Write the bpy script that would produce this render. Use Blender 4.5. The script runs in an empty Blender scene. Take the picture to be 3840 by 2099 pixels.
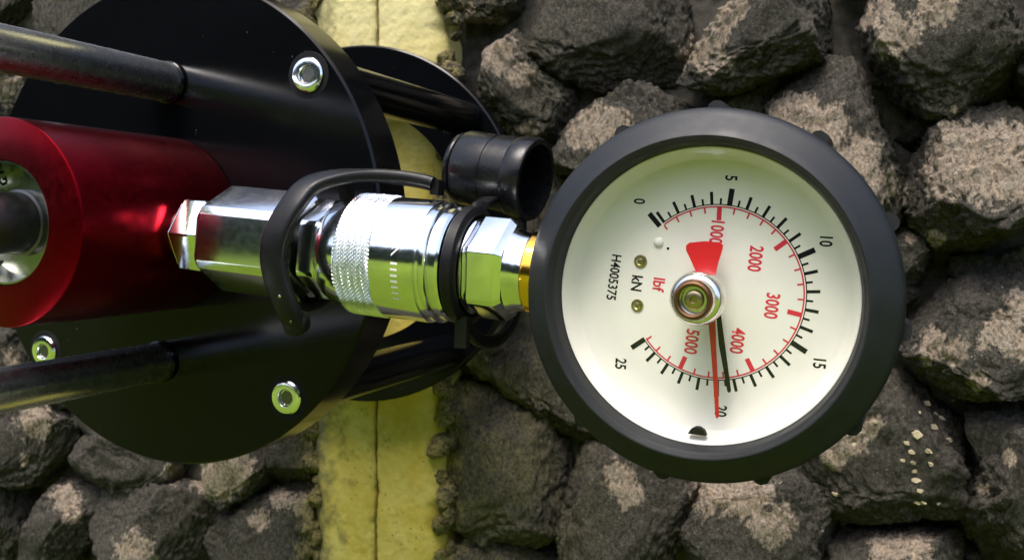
import bpy, bmesh, math, random
import numpy as np
from mathutils import Vector, Matrix

K = 0.0007                     # one drawing unit in metres (front disc radius = 100 units = 70 mm)
R_ = math.radians
sc = bpy.context.scene

# ------------------------------------------------------------------ camera
YAW, PITCH, ROLL, FPX = 0.3737, -0.0594, 0.0110, 3490.34
CAM = np.array([272.99, -306.27, 1.29])
F_ = np.array([-math.sin(YAW)*math.cos(PITCH), math.cos(YAW)*math.cos(PITCH), math.sin(PITCH)])
Rr = np.array([math.cos(YAW), math.sin(YAW), 0.0])
Uu = np.cross(Rr, F_)
R2 = Rr*math.cos(ROLL)+Uu*math.sin(ROLL)
U2 = -Rr*math.sin(ROLL)+Uu*math.cos(ROLL)
cam_d = bpy.data.cameras.new('camera')
cam = bpy.data.objects.new('camera', cam_d)
sc.collection.objects.link(cam)
cam.matrix_world = Matrix(((R2[0], U2[0], -F_[0], CAM[0]*K), (R2[1], U2[1], -F_[1], CAM[1]*K),
                           (R2[2], U2[2], -F_[2], CAM[2]*K), (0, 0, 0, 1)))
cam_d.sensor_width = 36.0
cam_d.lens = FPX/3840*36.0
cam_d.clip_start = 0.005
cam_d.clip_end = 500
cam_d.dof.use_dof = True
cam_d.dof.focus_distance = 258*K
cam_d.dof.aperture_fstop = 56
sc.camera = cam

# ------------------------------------------------------------------ sky, sun, exposure
SUN_EL, SUN_AZ = R_(67), R_(188)           # veiled sun, high in front of the wall
w = bpy.data.worlds.new('World')
sc.world = w
w.use_nodes = True
nt = w.node_tree
sky = nt.nodes.new('ShaderNodeTexSky')
sky.sky_type = 'NISHITA'
sky.sun_disc = False
sky.sun_elevation = SUN_EL
sky.sun_rotation = SUN_AZ
sky.air_density = 1.0
sky.dust_density = 4.0
sky.ozone_density = 0.6
bg = nt.nodes['Background']
bg.inputs['Strength'].default_value = 0.15
nt.links.new(sky.outputs['Color'], bg.inputs['Color'])
sun_d = bpy.data.lights.new('sun', 'SUN')
sun_d.energy = 1.5
sun_d.angle = R_(26)
sun_d.color = (1.0, 0.97, 0.93)
sun = bpy.data.objects.new('sun', sun_d)
sc.collection.objects.link(sun)
sdir = Vector((math.sin(SUN_AZ)*math.cos(SUN_EL), math.cos(SUN_AZ)*math.cos(SUN_EL), math.sin(SUN_EL)))
sun.rotation_euler = sdir.to_track_quat('Z', 'Y').to_euler()
sun.location = (0, 0, 3)
vs = sc.view_settings
vs.view_transform = 'Standard'
vs.look = 'None'
vs.exposure = 1.5
vs.gamma = 1.0
vs.use_curve_mapping = False

random.seed(4)
rng = np.random.default_rng(11)

# ------------------------------------------------------------------ node helpers
class NT:
    def __init__(s, name):
        s.m = bpy.data.materials.new(name)
        s.m.use_nodes = True
        s.t = s.m.node_tree
        s.b = s.t.nodes['Principled BSDF']
        s.out = s.t.nodes['Material Output']
    def n(s, typ, **kw):
        nd = s.t.nodes.new(typ)
        for k, v in kw.items():
            setattr(nd, k, v)
        return nd
    def l(s, a, b):
        s.t.links.new(a, b)
    def val(s, x, sock):
        if hasattr(x, 'default_value') or isinstance(x, bpy.types.NodeSocket):
            s.l(x, sock)
        else:
            sock.default_value = x
    def math(s, op, a, b=0.0, clamp=False):
        nd = s.n('ShaderNodeMath', operation=op, use_clamp=clamp)
        s.val(a, nd.inputs[0]); s.val(b, nd.inputs[1])
        return nd.outputs[0]
    def vmul(s, v, f):
        nd = s.n('ShaderNodeVectorMath', operation='SCALE')
        s.l(v, nd.inputs[0]); nd.inputs['Scale'].default_value = f
        return nd.outputs[0]
    def vadd(s, a, b):
        nd = s.n('ShaderNodeVectorMath', operation='ADD')
        s.l(a, nd.inputs[0]); s.l(b, nd.inputs[1])
        return nd.outputs[0]
    def noise(s, vec, scale, detail=4, rough=0.55, dist=0.0):
        nd = s.n('ShaderNodeTexNoise')
        s.l(vec, nd.inputs['Vector'])
        nd.inputs['Scale'].default_value = scale
        nd.inputs['Detail'].default_value = detail
        nd.inputs['Roughness'].default_value = rough
        nd.inputs['Distortion'].default_value = dist
        return nd.outputs['Fac']
    def voro(s, vec, scale, feature='F1'):
        nd = s.n('ShaderNodeTexVoronoi', feature=feature)
        s.l(vec, nd.inputs['Vector'])
        nd.inputs['Scale'].default_value = scale
        return nd.outputs['Distance']
    def ramp(s, fac, stops):
        nd = s.n('ShaderNodeValToRGB')
        s.l(fac, nd.inputs['Fac'])
        e = nd.color_ramp.elements
        while len(e) < len(stops):
            e.new(0.5)
        for el, (p, c) in zip(e, stops):
            el.position = p
            el.color = (c, c, c, 1) if isinstance(c, (int, float)) else (*c, 1)
        return nd.outputs['Color']
    def mix(s, f, a, b):
        nd = s.n('ShaderNodeMix', data_type='RGBA')
        s.val(f, nd.inputs['Factor'])
        for x, i in ((a, 6), (b, 7)):
            if isinstance(x, (tuple, list)):
                nd.inputs[i].default_value = (*x, 1)
            else:
                s.l(x, nd.inputs[i])
        return nd.outputs[2]
    def bump(s, h, strength, dist, prev=None):
        nd = s.n('ShaderNodeBump')
        nd.inputs['Strength'].default_value = strength
        nd.inputs['Distance'].default_value = dist
        s.l(h, nd.inputs['Height'])
        if prev is not None:
            s.l(prev, nd.inputs['Normal'])
        return nd.outputs['Normal']
    def objco(s):
        tc = s.n('ShaderNodeTexCoord')
        return s.vmul(tc.outputs['Object'], 1/K)
    def pos(s):
        g = s.n('ShaderNodeNewGeometry')
        return s.vmul(g.outputs['Position'], 1/K)

def simple(name, col, rough=0.4, metal=0.0, spec=0.5, coat=0.0, rvar=0.0, bumpv=None, cvar=0.0, nscale=0.3):
    t = NT(name)
    b = t.b
    b.inputs['Base Color'].default_value = (*col, 1)
    b.inputs['Roughness'].default_value = rough
    b.inputs['Metallic'].default_value = metal
    b.inputs['Specular IOR Level'].default_value = spec
    b.inputs['Coat Weight'].default_value = coat
    if rvar or cvar or bumpv:
        c = t.objco()
        nz = t.noise(c, nscale, 5, 0.6)
        if rvar:
            t.l(t.ramp(nz, [(0.3, max(rough-rvar, 0.02)), (0.7, rough+rvar)]), b.inputs['Roughness'])
        if cvar:
            lo = tuple(x*(1-cvar) for x in col); hi = tuple(min(1, x*(1+cvar)) for x in col)
            t.l(t.mix(t.ramp(nz, [(0.3, 0.0), (0.7, 1.0)]), lo, hi), b.inputs['Base Color'])
        if bumpv:
            sc_, st = bumpv
            t.l(t.bump(t.noise(c, sc_, 3, 0.6), st, 0.3*K), b.inputs['Normal'])
    return t.m

M = {}
M['zinc'] = simple('zinc_plate', (0.80, 0.82, 0.84), 0.13, 1.0, rvar=0.04, cvar=0.04, nscale=0.5, bumpv=(1.2, 0.02))
M['zinc_dull'] = simple('zinc_dull', (0.70, 0.72, 0.74), 0.17, 1.0, rvar=0.04, cvar=0.05, nscale=0.4, bumpv=(1.5, 0.02))
M['chrome'] = simple('chrome', (0.90, 0.92, 0.93), 0.27, 1.0, rvar=0.02, nscale=0.2)
M['steel_dark'] = simple('dark_steel', (0.13, 0.125, 0.12), 0.38, 1.0, rvar=0.05, nscale=0.4)
M['liner'] = simple('bore_steel', (0.34, 0.36, 0.33), 0.22, 1.0, rvar=0.05, nscale=0.2)
M['brown'] = simple('browned_ring', (0.16, 0.085, 0.045), 0.35, 1.0)
M['brass'] = simple('brass', (0.90, 0.48, 0.06), 0.15, 1.0, rvar=0.05)
M['brass_old'] = simple('brass_old', (0.42, 0.34, 0.18), 0.3, 1.0)
M['nickel'] = simple('nickel', (0.80, 0.77, 0.72), 0.22, 1.0, rvar=0.05)
M['rubber'] = simple('boot_rubber', (0.0044, 0.0055, 0.0068), 0.54, 0.0, 0.35, rvar=0.08, cvar=0.25, nscale=0.12, bumpv=(3.0, 0.10))
M['strap'] = simple('strap_rubber', (0.0045, 0.0045, 0.005), 0.40, 0.0, 0.20, rvar=0.08, nscale=0.4, bumpv=(1.5, 0.08))
M['cap'] = simple('cap_plastic', (0.0045, 0.0047, 0.0053), 0.28, 0.0, 0.26, rvar=0.10, nscale=0.25, bumpv=(0.6, 0.12))
M['dial'] = simple('dial_white', (0.67, 0.63, 0.575), 0.45, 0.0, 0.4, cvar=0.03, nscale=0.1)
M['ink_black'] = simple('ink_black', (0.004, 0.004, 0.005), 0.6, 0.0, 0.15)
M['ink_red'] = simple('ink_red', (0.52, 0.010, 0.035), 0.5)
M['needle_red'] = simple('needle_red', (0.44, 0.006, 0.010), 0.4)
M['case_black'] = simple('case_black', (0.006, 0.006, 0.006), 0.35)

def mk_plate():
    t = NT('black_anodised')
    c = t.objco()
    b = t.b
    dust = t.ramp(t.voro(c, 0.22), [(0.02, 1.0), (0.065, 0.0)])
    gate = t.ramp(t.noise(c, 0.035, 3, 0.6), [(0.48, 0.0), (0.62, 0.8)])
    dm = t.math('MULTIPLY', dust, gate)
    d2 = t.ramp(t.voro(c, 0.7), [(0.02, 0.06), (0.06, 0.0)])
    dm = t.math('MAXIMUM', dm, d2)
    t.l(t.mix(dm, (0.0018, 0.0020, 0.0026), (0.16, 0.16, 0.15)), b.inputs['Base Color'])
    t.l(t.ramp(t.noise(c, 0.03, 4, 0.6), [(0.3, 0.10), (0.7, 0.17)]), b.inputs['Roughness'])
    b.inputs['Specular IOR Level'].default_value = 0.17
    t.l(t.bump(t.noise(c, 2.2, 3, 0.6), 0.03, 0.3*K), b.inputs['Normal'])
    return t.m
M['plate'] = mk_plate()

def mk_red():
    t = NT('red_anodised')
    c = t.objco()
    b = t.b
    nz = t.noise(c, 0.06, 4, 0.6)
    t.l(t.mix(t.ramp(nz, [(0.3, 0.0), (0.7, 1.0)]), (0.130, 0.0014, 0.0048), (0.170, 0.0026, 0.0068)), b.inputs['Base Color'])
    b.inputs['Metallic'].default_value = 1.0
    t.l(t.ramp(t.noise(c, 0.4, 4, 0.6), [(0.3, 0.27), (0.7, 0.38)]), b.inputs['Roughness'])
    t.l(t.bump(t.noise(c, 3.0, 2, 0.6), 0.04, 0.3*K), b.inputs['Normal'])
    return t.m
M['red'] = mk_red()

def mk_glass():
    t = NT('gauge_glass')
    t.t.nodes.remove(t.b)
    tr = t.n('ShaderNodeBsdfTransparent')
    tr.inputs['Color'].default_value = (0.97, 0.985, 0.97, 1)
    gl = t.n('ShaderNodeBsdfGlossy')
    gl.inputs['Roughness'].default_value = 0.03
    fr = t.n('ShaderNodeLayerWeight')
    fr.inputs['Blend'].default_value = 0.5
    sch = t.math('ADD', t.math('MULTIPLY', t.math('POWER', fr.outputs['Facing'], 5.0), 0.95), 0.045)
    mx = t.n('ShaderNodeMixShader')
    t.l(sch, mx.inputs['Fac'])
    t.l(tr.outputs[0], mx.inputs[1])
    t.l(gl.outputs[0], mx.inputs[2])
    t.l(mx.outputs[0], t.out.inputs['Surface'])
    return t.m
M['glass'] = mk_glass()

STRIP_X0, STRIP_X1, CRACK_X = -42.0, 45.0, 2.5
def mk_stone(filler=False):
    t = NT('broken_stone')
    b = t.b
    oi = t.n('ShaderNodeObjectInfo')
    co = t.objco()
    off = t.n('ShaderNodeCombineXYZ')
    t.l(t.math('MULTIPLY', oi.outputs['Random'], 900.0), off.inputs[0])
    t.l(t.math('MULTIPLY', oi.outputs['Random'], 517.0), off.inputs[2])
    c = t.vadd(co, off.outputs[0])
    mp = t.n('ShaderNodeMapping')
    mp.inputs['Rotation'].default_value = (0.3, 0.8, 0.4)
    mp.inputs['Scale'].default_value = (1.0, 1.0, 0.6)
    t.l(c, mp.inputs['Vector'])
    cs = mp.outputs[0]
    big = t.noise(c, 0.035, 3, 0.6)
    mid = t.noise(cs, 0.16, 5, 0.65, 0.3)
    fine = t.noise(cs, 0.55, 6, 0.7, 0.2)
    grain = t.noise(c, 1.6, 3, 0.7)
    dark = t.mix(t.ramp(fine, [(0.36, 0.0), (0.68, 1.0)]), (0.012, 0.0105, 0.0082), (0.090, 0.080, 0.061))
    tan = t.mix(t.ramp(mid, [(0.3, 0.0), (0.7, 1.0)]), (0.40, 0.300, 0.205), (0.32, 0.275, 0.220))
    tan = t.mix(t.ramp(fine, [(0.36, 1.0), (0.56, 0.0)]), tan, (0.12, 0.095, 0.07))
    at = t.n('ShaderNodeAttribute', attribute_name='tan')
    base = t.math('ADD', at.outputs['Fac'], t.math('MULTIPLY', t.math('SUBTRACT', mid, 0.5), 1.5))
    base = t.math('ADD', base, t.math('MULTIPLY', t.math('SUBTRACT', big, 0.5), 0.8 if filler else 0.35))
    base = t.math('ADD', base, t.math('MULTIPLY', t.math('SUBTRACT', fine, 0.5), 0.7))
    tm = t.ramp(base, [(0.42, 0.0), (0.60, 1.0)])
    col = t.mix(tm, dark, tan)
    # pale mineral grains
    sp = t.math('MULTIPLY', t.ramp(t.voro(c, 0.42), [(0.10, 1.0), (0.20, 0.0)]),
                t.ramp(t.noise(c, 0.11, 2, 0.5), [(0.60, 0.0), (0.70, 0.8)]))
    col = t.mix(sp, col, (0.40, 0.37, 0.32))
    # olive growth and yellow stain on the stones beside the strip
    ps = t.n('ShaderNodeSeparateXYZ')
    t.l(t.pos(), ps.inputs[0])
    dr = t.math('SUBTRACT', ps.outputs[0], STRIP_X1-2)
    dl = t.math('SUBTRACT', STRIP_X0+2, ps.outputs[0])
    dd = t.math('MAXIMUM', dr, dl)
    near = t.math('SUBTRACT', 1.0, t.math('DIVIDE', dd, 24.0), True)
    nn = t.math('ADD', near, t.math('MULTIPLY', t.math('SUBTRACT', mid, 0.5), 2.2))
    nn = t.math('MULTIPLY', t.ramp(nn, [(0.42, 0.0), (0.95, 1.0)]), t.ramp(fine, [(0.36, 0.0), (0.54, 0.9)]))
    low = t.math('SUBTRACT', 1.0, t.math('DIVIDE', t.math('MAXIMUM', dr, t.math('MULTIPLY', dl, 5.0)), 110.0), True)
    low = t.math('MULTIPLY', low, t.ramp(t.math('DIVIDE', t.math('ADD', ps.outputs[2], 200.0), 300.0), [(0.35, 1.0), (0.85, 0.35)]))
    mo = t.math('MULTIPLY', t.math('MULTIPLY', low, 1.1), t.ramp(t.math('ADD', t.math('MULTIPLY', big, 0.5), t.math('MULTIPLY', fine, 0.5)), [(0.42, 0.0), (0.58, 0.75)]))
    col = t.mix(mo, col, (0.125, 0.112, 0.032))
    col = t.mix(nn, col, (0.32, 0.265, 0.085))
    gr = t.noise(c, 0.95, 4, 0.75)
    col = t.mix(t.ramp(gr, [(0.36, 0.55), (0.50, 0.0)]), col, (0.016, 0.014, 0.011))
    lt = t.math('MULTIPLY', t.ramp(t.noise(c, 1.25, 3, 0.7), [(0.56, 0.0), (0.70, 0.6)]), t.ramp(big, [(0.35, 0.3), (0.6, 1.0)]))
    col = t.mix(lt, col, (0.26, 0.225, 0.18))
    t.l(col, b.inputs['Base Color'])
    b.inputs['Roughness'].default_value = 0.85
    b.inputs['Specular IOR Level'].default_value = 0.3
    n1 = t.bump(mid, 0.9, 5.0*K)
    n2 = t.bump(fine, 1.0, 3.2*K, n1)
    n3 = t.bump(grain, 0.6, 0.5*K, n2)
    t.l(n3, b.inputs['Normal'])
    return t.m
M['stone'] = mk_stone()
M['stone_fill'] = mk_stone(True)

def mk_strip():
    t = NT('yellow_paint')
    b = t.b
    c = t.objco()
    big = t.noise(c, 0.028, 4, 0.6, 0.4)
    mid = t.noise(c, 0.11, 5, 0.65)
    fine = t.noise(c, 0.45, 5, 0.65)
    col = t.mix(t.ramp(big, [(0.35, 0.0), (0.68, 1.0)]), (0.37, 0.285, 0.036), (0.45, 0.385, 0.115))
    col = t.mix(t.ramp(mid, [(0.52, 0.0), (0.72, 0.55)]), col, (0.26, 0.195, 0.032))
    pit = t.math('MULTIPLY', t.ramp(t.voro(c, 0.30), [(0.08, 1.0), (0.24, 0.0)]), t.ramp(t.noise(c, 0.07, 2, 0.5), [(0.45, 0.0), (0.6, 0.9)]))
    col = t.mix(pit, col, (0.10, 0.085, 0.035))
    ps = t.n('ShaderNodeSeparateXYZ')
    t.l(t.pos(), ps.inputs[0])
    top_light = t.ramp(t.math('ADD', t.math('DIVIDE', ps.outputs[2], 260.0), t.math('MULTIPLY', big, 0.5)), [(0.35, 0.0), (0.75, 0.75)])  # skylight put into the colour: strip painted paler towards its top
    col = t.mix(top_light, col, (0.52, 0.47, 0.25))
    # darker, mottled band towards the left edge; grime along the crack
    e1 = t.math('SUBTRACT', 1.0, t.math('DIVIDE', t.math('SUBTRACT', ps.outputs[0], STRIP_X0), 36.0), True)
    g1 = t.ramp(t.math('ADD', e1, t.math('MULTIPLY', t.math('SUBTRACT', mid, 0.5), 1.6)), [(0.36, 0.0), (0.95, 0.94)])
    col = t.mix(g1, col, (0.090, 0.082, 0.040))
    ck = t.math('SUBTRACT', 1.0, t.math('DIVIDE', t.math('ABSOLUTE', t.math('SUBTRACT', ps.outputs[0], CRACK_X)), 4.0), True)
    g2 = t.ramp(t.math('ADD', ck, t.math('MULTIPLY', t.math('SUBTRACT', mid, 0.5), 0.9)), [(0.6, 0.0), (1.0, 0.8)])
    col = t.mix(g2, col, (0.20, 0.14, 0.03))
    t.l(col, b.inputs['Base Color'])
    b.inputs['Roughness'].default_value = 0.75
    b.inputs['Specular IOR Level'].default_value = 0.25
    n1 = t.bump(mid, 0.30, 1.2*K)
    n2 = t.bump(fine, 0.45, 0.7*K, n1)
    t.l(n2, b.inputs['Normal'])
    return t.m
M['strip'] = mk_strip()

def mk_lawn():
    t = NT('lawn_grass')
    tc = t.n('ShaderNodeTexCoord')
    n1 = t.noise(tc.outputs['Object'], 1.5, 5, 0.6)
    t.l(t.mix(t.ramp(n1, [(0.3, 0.0), (0.7, 1.0)]), (0.090, 0.142, 0.008), (0.125, 0.182, 0.011)), t.b.inputs['Base Color'])
    n2 = t.noise(tc.outputs['Object'], 0.35, 4, 0.6)
    t.l(t.mix(t.ramp(n2, [(0.46, 0.0), (0.64, 0.6)]), t.b.inputs['Base Color'].links[0].from_socket, (0.035, 0.055, 0.006)), t.b.inputs['Base Color'])
    t.b.inputs['Roughness'].default_value = 0.9
    t.b.inputs['Specular IOR Level'].default_value = 0.1
    return t.m
M['lawn'] = mk_lawn()
def mk_hedge():
    t = NT('hedge_leaves')
    tc = t.n('ShaderNodeTexCoord')
    n1 = t.noise(tc.outputs['Object'], 3.0, 6, 0.7)
    t.l(t.mix(t.ramp(n1, [(0.35, 0.0), (0.65, 1.0)]), (0.005, 0.009, 0.004), (0.026, 0.038, 0.014)), t.b.inputs['Base Color'])
    t.b.inputs['Roughness'].default_value = 0.9
    return t.m
M['hedge'] = mk_hedge()
M['soil'] = simple('dark_joint', (0.055, 0.050, 0.041), 0.95, 0.0, 0.1, cvar=0.5, nscale=0.2, bumpv=(0.3, 0.8))

# ------------------------------------------------------------------ mesh helpers (all in drawing units)
COL = sc.collection
def link(name, mesh, mat=None, parent=None, smooth=None):
    o = bpy.data.objects.new(name, mesh)
    COL.objects.link(o)
    if mat is not None:
        mesh.materials.clear()
        mesh.materials.append(M[mat])
    if parent is not None:
        o.parent = parent
    if smooth is not None:
        smooth_by(mesh, smooth)
    return o
def smooth_by(me, deg):
    bm = bmesh.new(); bm.from_mesh(me)
    lim = R_(deg)
    for f in bm.faces:
        f.smooth = True
    for e in bm.edges:
        e.smooth = e.is_manifold and e.calc_face_angle(0) < lim
    bm.to_mesh(me); bm.free()
def mesh_of(verts, faces, name='m'):
    me = bpy.data.meshes.new(name)
    me.from_pydata([tuple(float(x)*K for x in v) for v in verts], [], faces)
    me.update()
    return me
def empty(name, loc=(0, 0, 0)):
    o = bpy.data.objects.new(name, None)
    COL.objects.link(o)
    o.location = [x*K for x in loc]
    o.empty_display_size = 0.01
    return o
def tag(o, label=None, cat=None, group=None, kind=None):
    for k, v in (('label', label), ('category', cat), ('group', group), ('kind', kind)):
        if v:
            o[k] = v
    return o
def frame(axis, up=(0, 0, 1)):
    a = np.array(axis, float); a /= np.linalg.norm(a)
    u = np.array(up, float); u -= a*(u@a); u /= np.linalg.norm(u)
    return a, u, np.cross(a, u)
def lathe(org, axis, prof, n=96, up=(0, 0, 1), close=False):
    """prof = [(distance along axis, radius)...]; r=0 makes a pole"""
    a, u, v = frame(axis, up)
    o = np.array(org, float)
    vs_, fs, rings = [], [], []
    for s, r in prof:
        if r <= 1e-6:
            rings.append([len(vs_)]); vs_.append(o+a*s)
        else:
            st = len(vs_)
            for i in range(n):
                t = 2*math.pi*i/n
                vs_.append(o+a*s+(u*math.cos(t)+v*math.sin(t))*r)
            rings.append(list(range(st, st+n)))
    pairs = list(zip(rings, rings[1:]))
    if close:
        pairs.append((rings[-1], rings[0]))
    for A, B in pairs:
        if len(A) == 1 and len(B) == 1:
            continue
        for i in range(n):
            j = (i+1) % n
            if len(A) == 1:
                fs.append((A[0], B[i], B[j]))
            elif len(B) == 1:
                fs.append((A[i], B[0], A[j]))
            else:
                fs.append((A[i], B[i], B[j], A[j]))
    me = mesh_of(vs_, fs)
    bm = bmesh.new(); bm.from_mesh(me); bmesh.ops.recalc_face_normals(bm, faces=bm.faces[:]); bm.to_mesh(me); bm.free()
    return me
def hexprism(org, axis, s0, s1, R, rot=0.0, bev=1.0, cham=1.6, up=(0, 0, 1), hole=0.0, edge_bev=1.2):
    """hexagonal nut: corners at angle rot from up, edges bevelled, ends chamfered by a cone"""
    a, u, v = frame(axis, up)
    o = np.array(org, float)
    def ring(s, rmax):
        pts = []
        for k in range(6):
            t0 = rot+k*math.pi/3
            for dt in (-1, 1):
                ap = R*math.cos(math.pi/6)
                half = R*math.sin(math.pi/6)-edge_bev
                ang = t0+dt*math.pi/6            # direction of the neighbouring flat
                n_ = u*math.cos(ang)+v*math.sin(ang)
                tt = -u*math.sin(ang)+v*math.cos(ang)
                p = n_*ap - tt*half*dt
                L = np.linalg.norm(p)
                if L > rmax:
                    p = p*rmax/L
                pts.append(o+a*s+p)
        return pts
    rin = R*math.cos(math.pi/6)
    rs = [ring(s0, rin*0.985), ring(s0+cham, 99), ring(s1-cham, 99), ring(s1, rin*0.985)]
    vs_ = [p for r in rs for p in r]
    fs = []
    n = 12
    for k in range(3):
        for i in range(n):
            j = (i+1) % n
            fs.append((k*n+i, (k+1)*n+i, (k+1)*n+j, k*n+j))
    fs.append(tuple(range(n-1, -1, -1)))
    fs.append(tuple(range(3*n, 4*n)))
    me = mesh_of(vs_, fs)
    bm = bmesh.new(); bm.from_mesh(me)
    bmesh.ops.bevel(bm, geom=bm.edges[:], offset=0.22*K*bev, segments=2, affect='EDGES', profile=0.5)
    bmesh.ops.recalc_face_normals(bm, faces=bm.faces[:])
    bm.to_mesh(me); bm.free()
    return me
def catmull(pts, n=8):
    P = [np.array(p, float) for p in pts]
    P = [2*P[0]-P[1]]+P+[2*P[-1]-P[-2]]
    out = []
    for i in range(1, len(P)-2):
        for k in range(n):
            t = k/n
            out.append(0.5*((2*P[i])+(-P[i-1]+P[i+1])*t+(2*P[i-1]-5*P[i]+4*P[i+1]-P[i+2])*t*t+(-P[i-1]+3*P[i]-3*P[i+1]+P[i+2])*t**3))
    out.append(P[-2])
    return out
def strapmesh(pts, center_fn, wid, thk, n=8):
    """flat strap with rounded section; center_fn(p) gives the outward direction"""
    C = catmull(pts, n)
    sec = []
    for i in range(16):
        t = 2*math.pi*i/16
        x, y = math.cos(t), math.sin(t)
        sec.append((math.copysign(abs(x)**0.5, x)*wid/2, math.copysign(abs(y)**0.6, y)*thk/2))
    vs_, fs = [], []
    m = len(C)
    for i, p in enumerate(C):
        tg = C[min(i+1, m-1)]-C[max(i-1, 0)]
        tg /= np.linalg.norm(tg)
        o = np.array(center_fn(p, i/(m-1)), float); o -= tg*(o@tg); o /= np.linalg.norm(o)
        b = np.cross(tg, o)
        for x, y in sec:
            vs_.append(p+b*x+o*y)
    q = 16
    for i in range(m-1):
        for k in range(q):
            l = (k+1) % q
            fs.append((i*q+k, i*q+l, (i+1)*q+l, (i+1)*q+k))
    fs.append(tuple(range(q-1, -1, -1)))
    fs.append(tuple(range((m-1)*q, m*q)))
    me = mesh_of(vs_, fs)
    bm = bmesh.new(); bm.from_mesh(me); bmesh.ops.recalc_face_normals(bm, faces=bm.faces[:]); bm.to_mesh(me); bm.free()
    return me
def boxmesh(c, ex, ey, ez):
    """box centred at c with half-extent vectors"""
    c, ex, ey, ez = (np.array(q, float) for q in (c, ex, ey, ez))
    vs_ = [c+sx*ex+sy*ey+sz*ez for sx in (-1, 1) for sy in (-1, 1) for sz in (-1, 1)]
    fs = [(0, 1, 3, 2), (4, 6, 7, 5), (0, 4, 5, 1), (2, 3, 7, 6), (0, 2, 6, 4), (1, 5, 7, 3)]
    me = mesh_of(vs_, fs)
    bm = bmesh.new(); bm.from_mesh(me); bmesh.ops.recalc_face_normals(bm, faces=bm.faces[:]); bm.to_mesh(me); bm.free()
    return me
def prism(pts2, org, e1, e2, e3, h0, h1):
    o, e1, e2, e3 = (np.array(q, float) for q in (org, e1, e2, e3))
    n = len(pts2)
    vs_ = [o+e1*x+e2*y+e3*h for h in (h0, h1) for x, y in pts2]
    fs = [tuple(range(n-1, -1, -1)), tuple(range(n, 2*n))]+[(i, (i+1) % n, n+(i+1) % n, n+i) for i in range(n)]
    me = mesh_of(vs_, fs)
    bm = bmesh.new(); bm.from_mesh(me); bmesh.ops.recalc_face_normals(bm, faces=bm.faces[:]); bm.to_mesh(me); bm.free()
    return me

# numpy gradient noise
_perm = rng.permutation(4096)
_grad = rng.normal(size=(4096, 3)); _grad /= np.linalg.norm(_grad, axis=1)[:, None]
def pnoise(p):
    i = np.floor(p).astype(int); f = p-i
    u = f*f*f*(f*(f*6-15)+10)
    r = 0
    for dx in (0, 1):
        for dy in (0, 1):
            for dz in (0, 1):
                h = _perm[(_perm[(_perm[(i[:, 0]+dx) & 4095]+i[:, 1]+dy) & 4095]+i[:, 2]+dz) & 4095]
                g = _grad[h]
                dt = (f[:, 0]-dx)*g[:, 0]+(f[:, 1]-dy)*g[:, 1]+(f[:, 2]-dz)*g[:, 2]
                wx = u[:, 0] if dx else 1-u[:, 0]
                wy = u[:, 1] if dy else 1-u[:, 1]
                wz = u[:, 2] if dz else 1-u[:, 2]
                r = r+wx*wy*wz*dt
    return r
def fbm(p, octs=4, gain=0.55):
    a, r, s = 1.0, 0, 1.0
    for _ in range(octs):
        r = r+a*pnoise(p*s+7.3*_); a *= gain; s *= 2.03
    return r
def proj(P):
    v = P-CAM
    z = v@F_
    return np.stack([1920+FPX*(v@R2)/z, 1049.5-FPX*(v@U2)/z], -1)
def ray_y(px, y):
    v = F_+R2*(px[0]-1920)/FPX+U2*(1049.5-px[1])/FPX
    return CAM+v*((y-CAM[1])/v[1])

# ================================================================== SETTING
def grid_obj(name, x0, x1, y0, y1, z, mat):
    me = bpy.data.meshes.new(name)
    me.from_pydata([(x0, y0, z), (x1, y0, z), (x1, y1, z), (x0, y1, z)], [], [(0, 1, 2, 3)])
    return tag(link(name, me, mat), kind='structure')
grid_obj('lawn', -250, 250, -250, 250, -0.62, 'lawn')

# far hedge across the lawn, seen only as a dark band mirrored in the bright metal
hv, hf = [], []
nx, nz = 160, 24
for j in range(nz+1):
    for i in range(nx+1):
        hv.append((-40+80*i/nx, -13.0, -0.64+6.2*j/nz))
hv = np.array(hv)
d_ = fbm(hv*0.55, 4, 0.6)
hv[:, 1] += d_*1.6+0.25*(hv[:, 2]+0.6)*-0.6
hv[:, 2] += np.where(hv[:, 2] > 4.0, d_*1.3, 0)
for j in range(nz):
    for i in range(nx):
        a = j*(nx+1)+i
        hf.append((a, a+1, a+nx+2, a+nx+1))
back = hv.copy(); back[:, 1] = -16.0
n0 = len(hv)
allv = np.vstack([hv, back])
hf += [(n0+a, n0+d, n0+c, n0+b) for a, b, c, d in hf[:]]
for i in range(nx):
    a = nz*(nx+1)+i
    hf.append((a, a+1, n0+a+1, n0+a))
me = bpy.data.meshes.new('hedge')
me.from_pydata([tuple(map(float, v)) for v in allv], [], hf)
hed = link('hedge', me, 'hedge', smooth=60)
tag(hed, 'dark green hedge across the lawn, mirrored in the metal', 'hedge', kind='stuff')

# ------------------------------------------------------------------ wall of broken stones
wall = empty('stone_wall', (0, 200, 0))
tag(wall, 'rough wall of dark grey and tan broken stones behind the tester', 'wall')
def child_mesh(o, parent):
    o.parent = parent
    o.matrix_parent_inverse = Matrix.Translation(parent.location).inverted()
    return o
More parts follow.
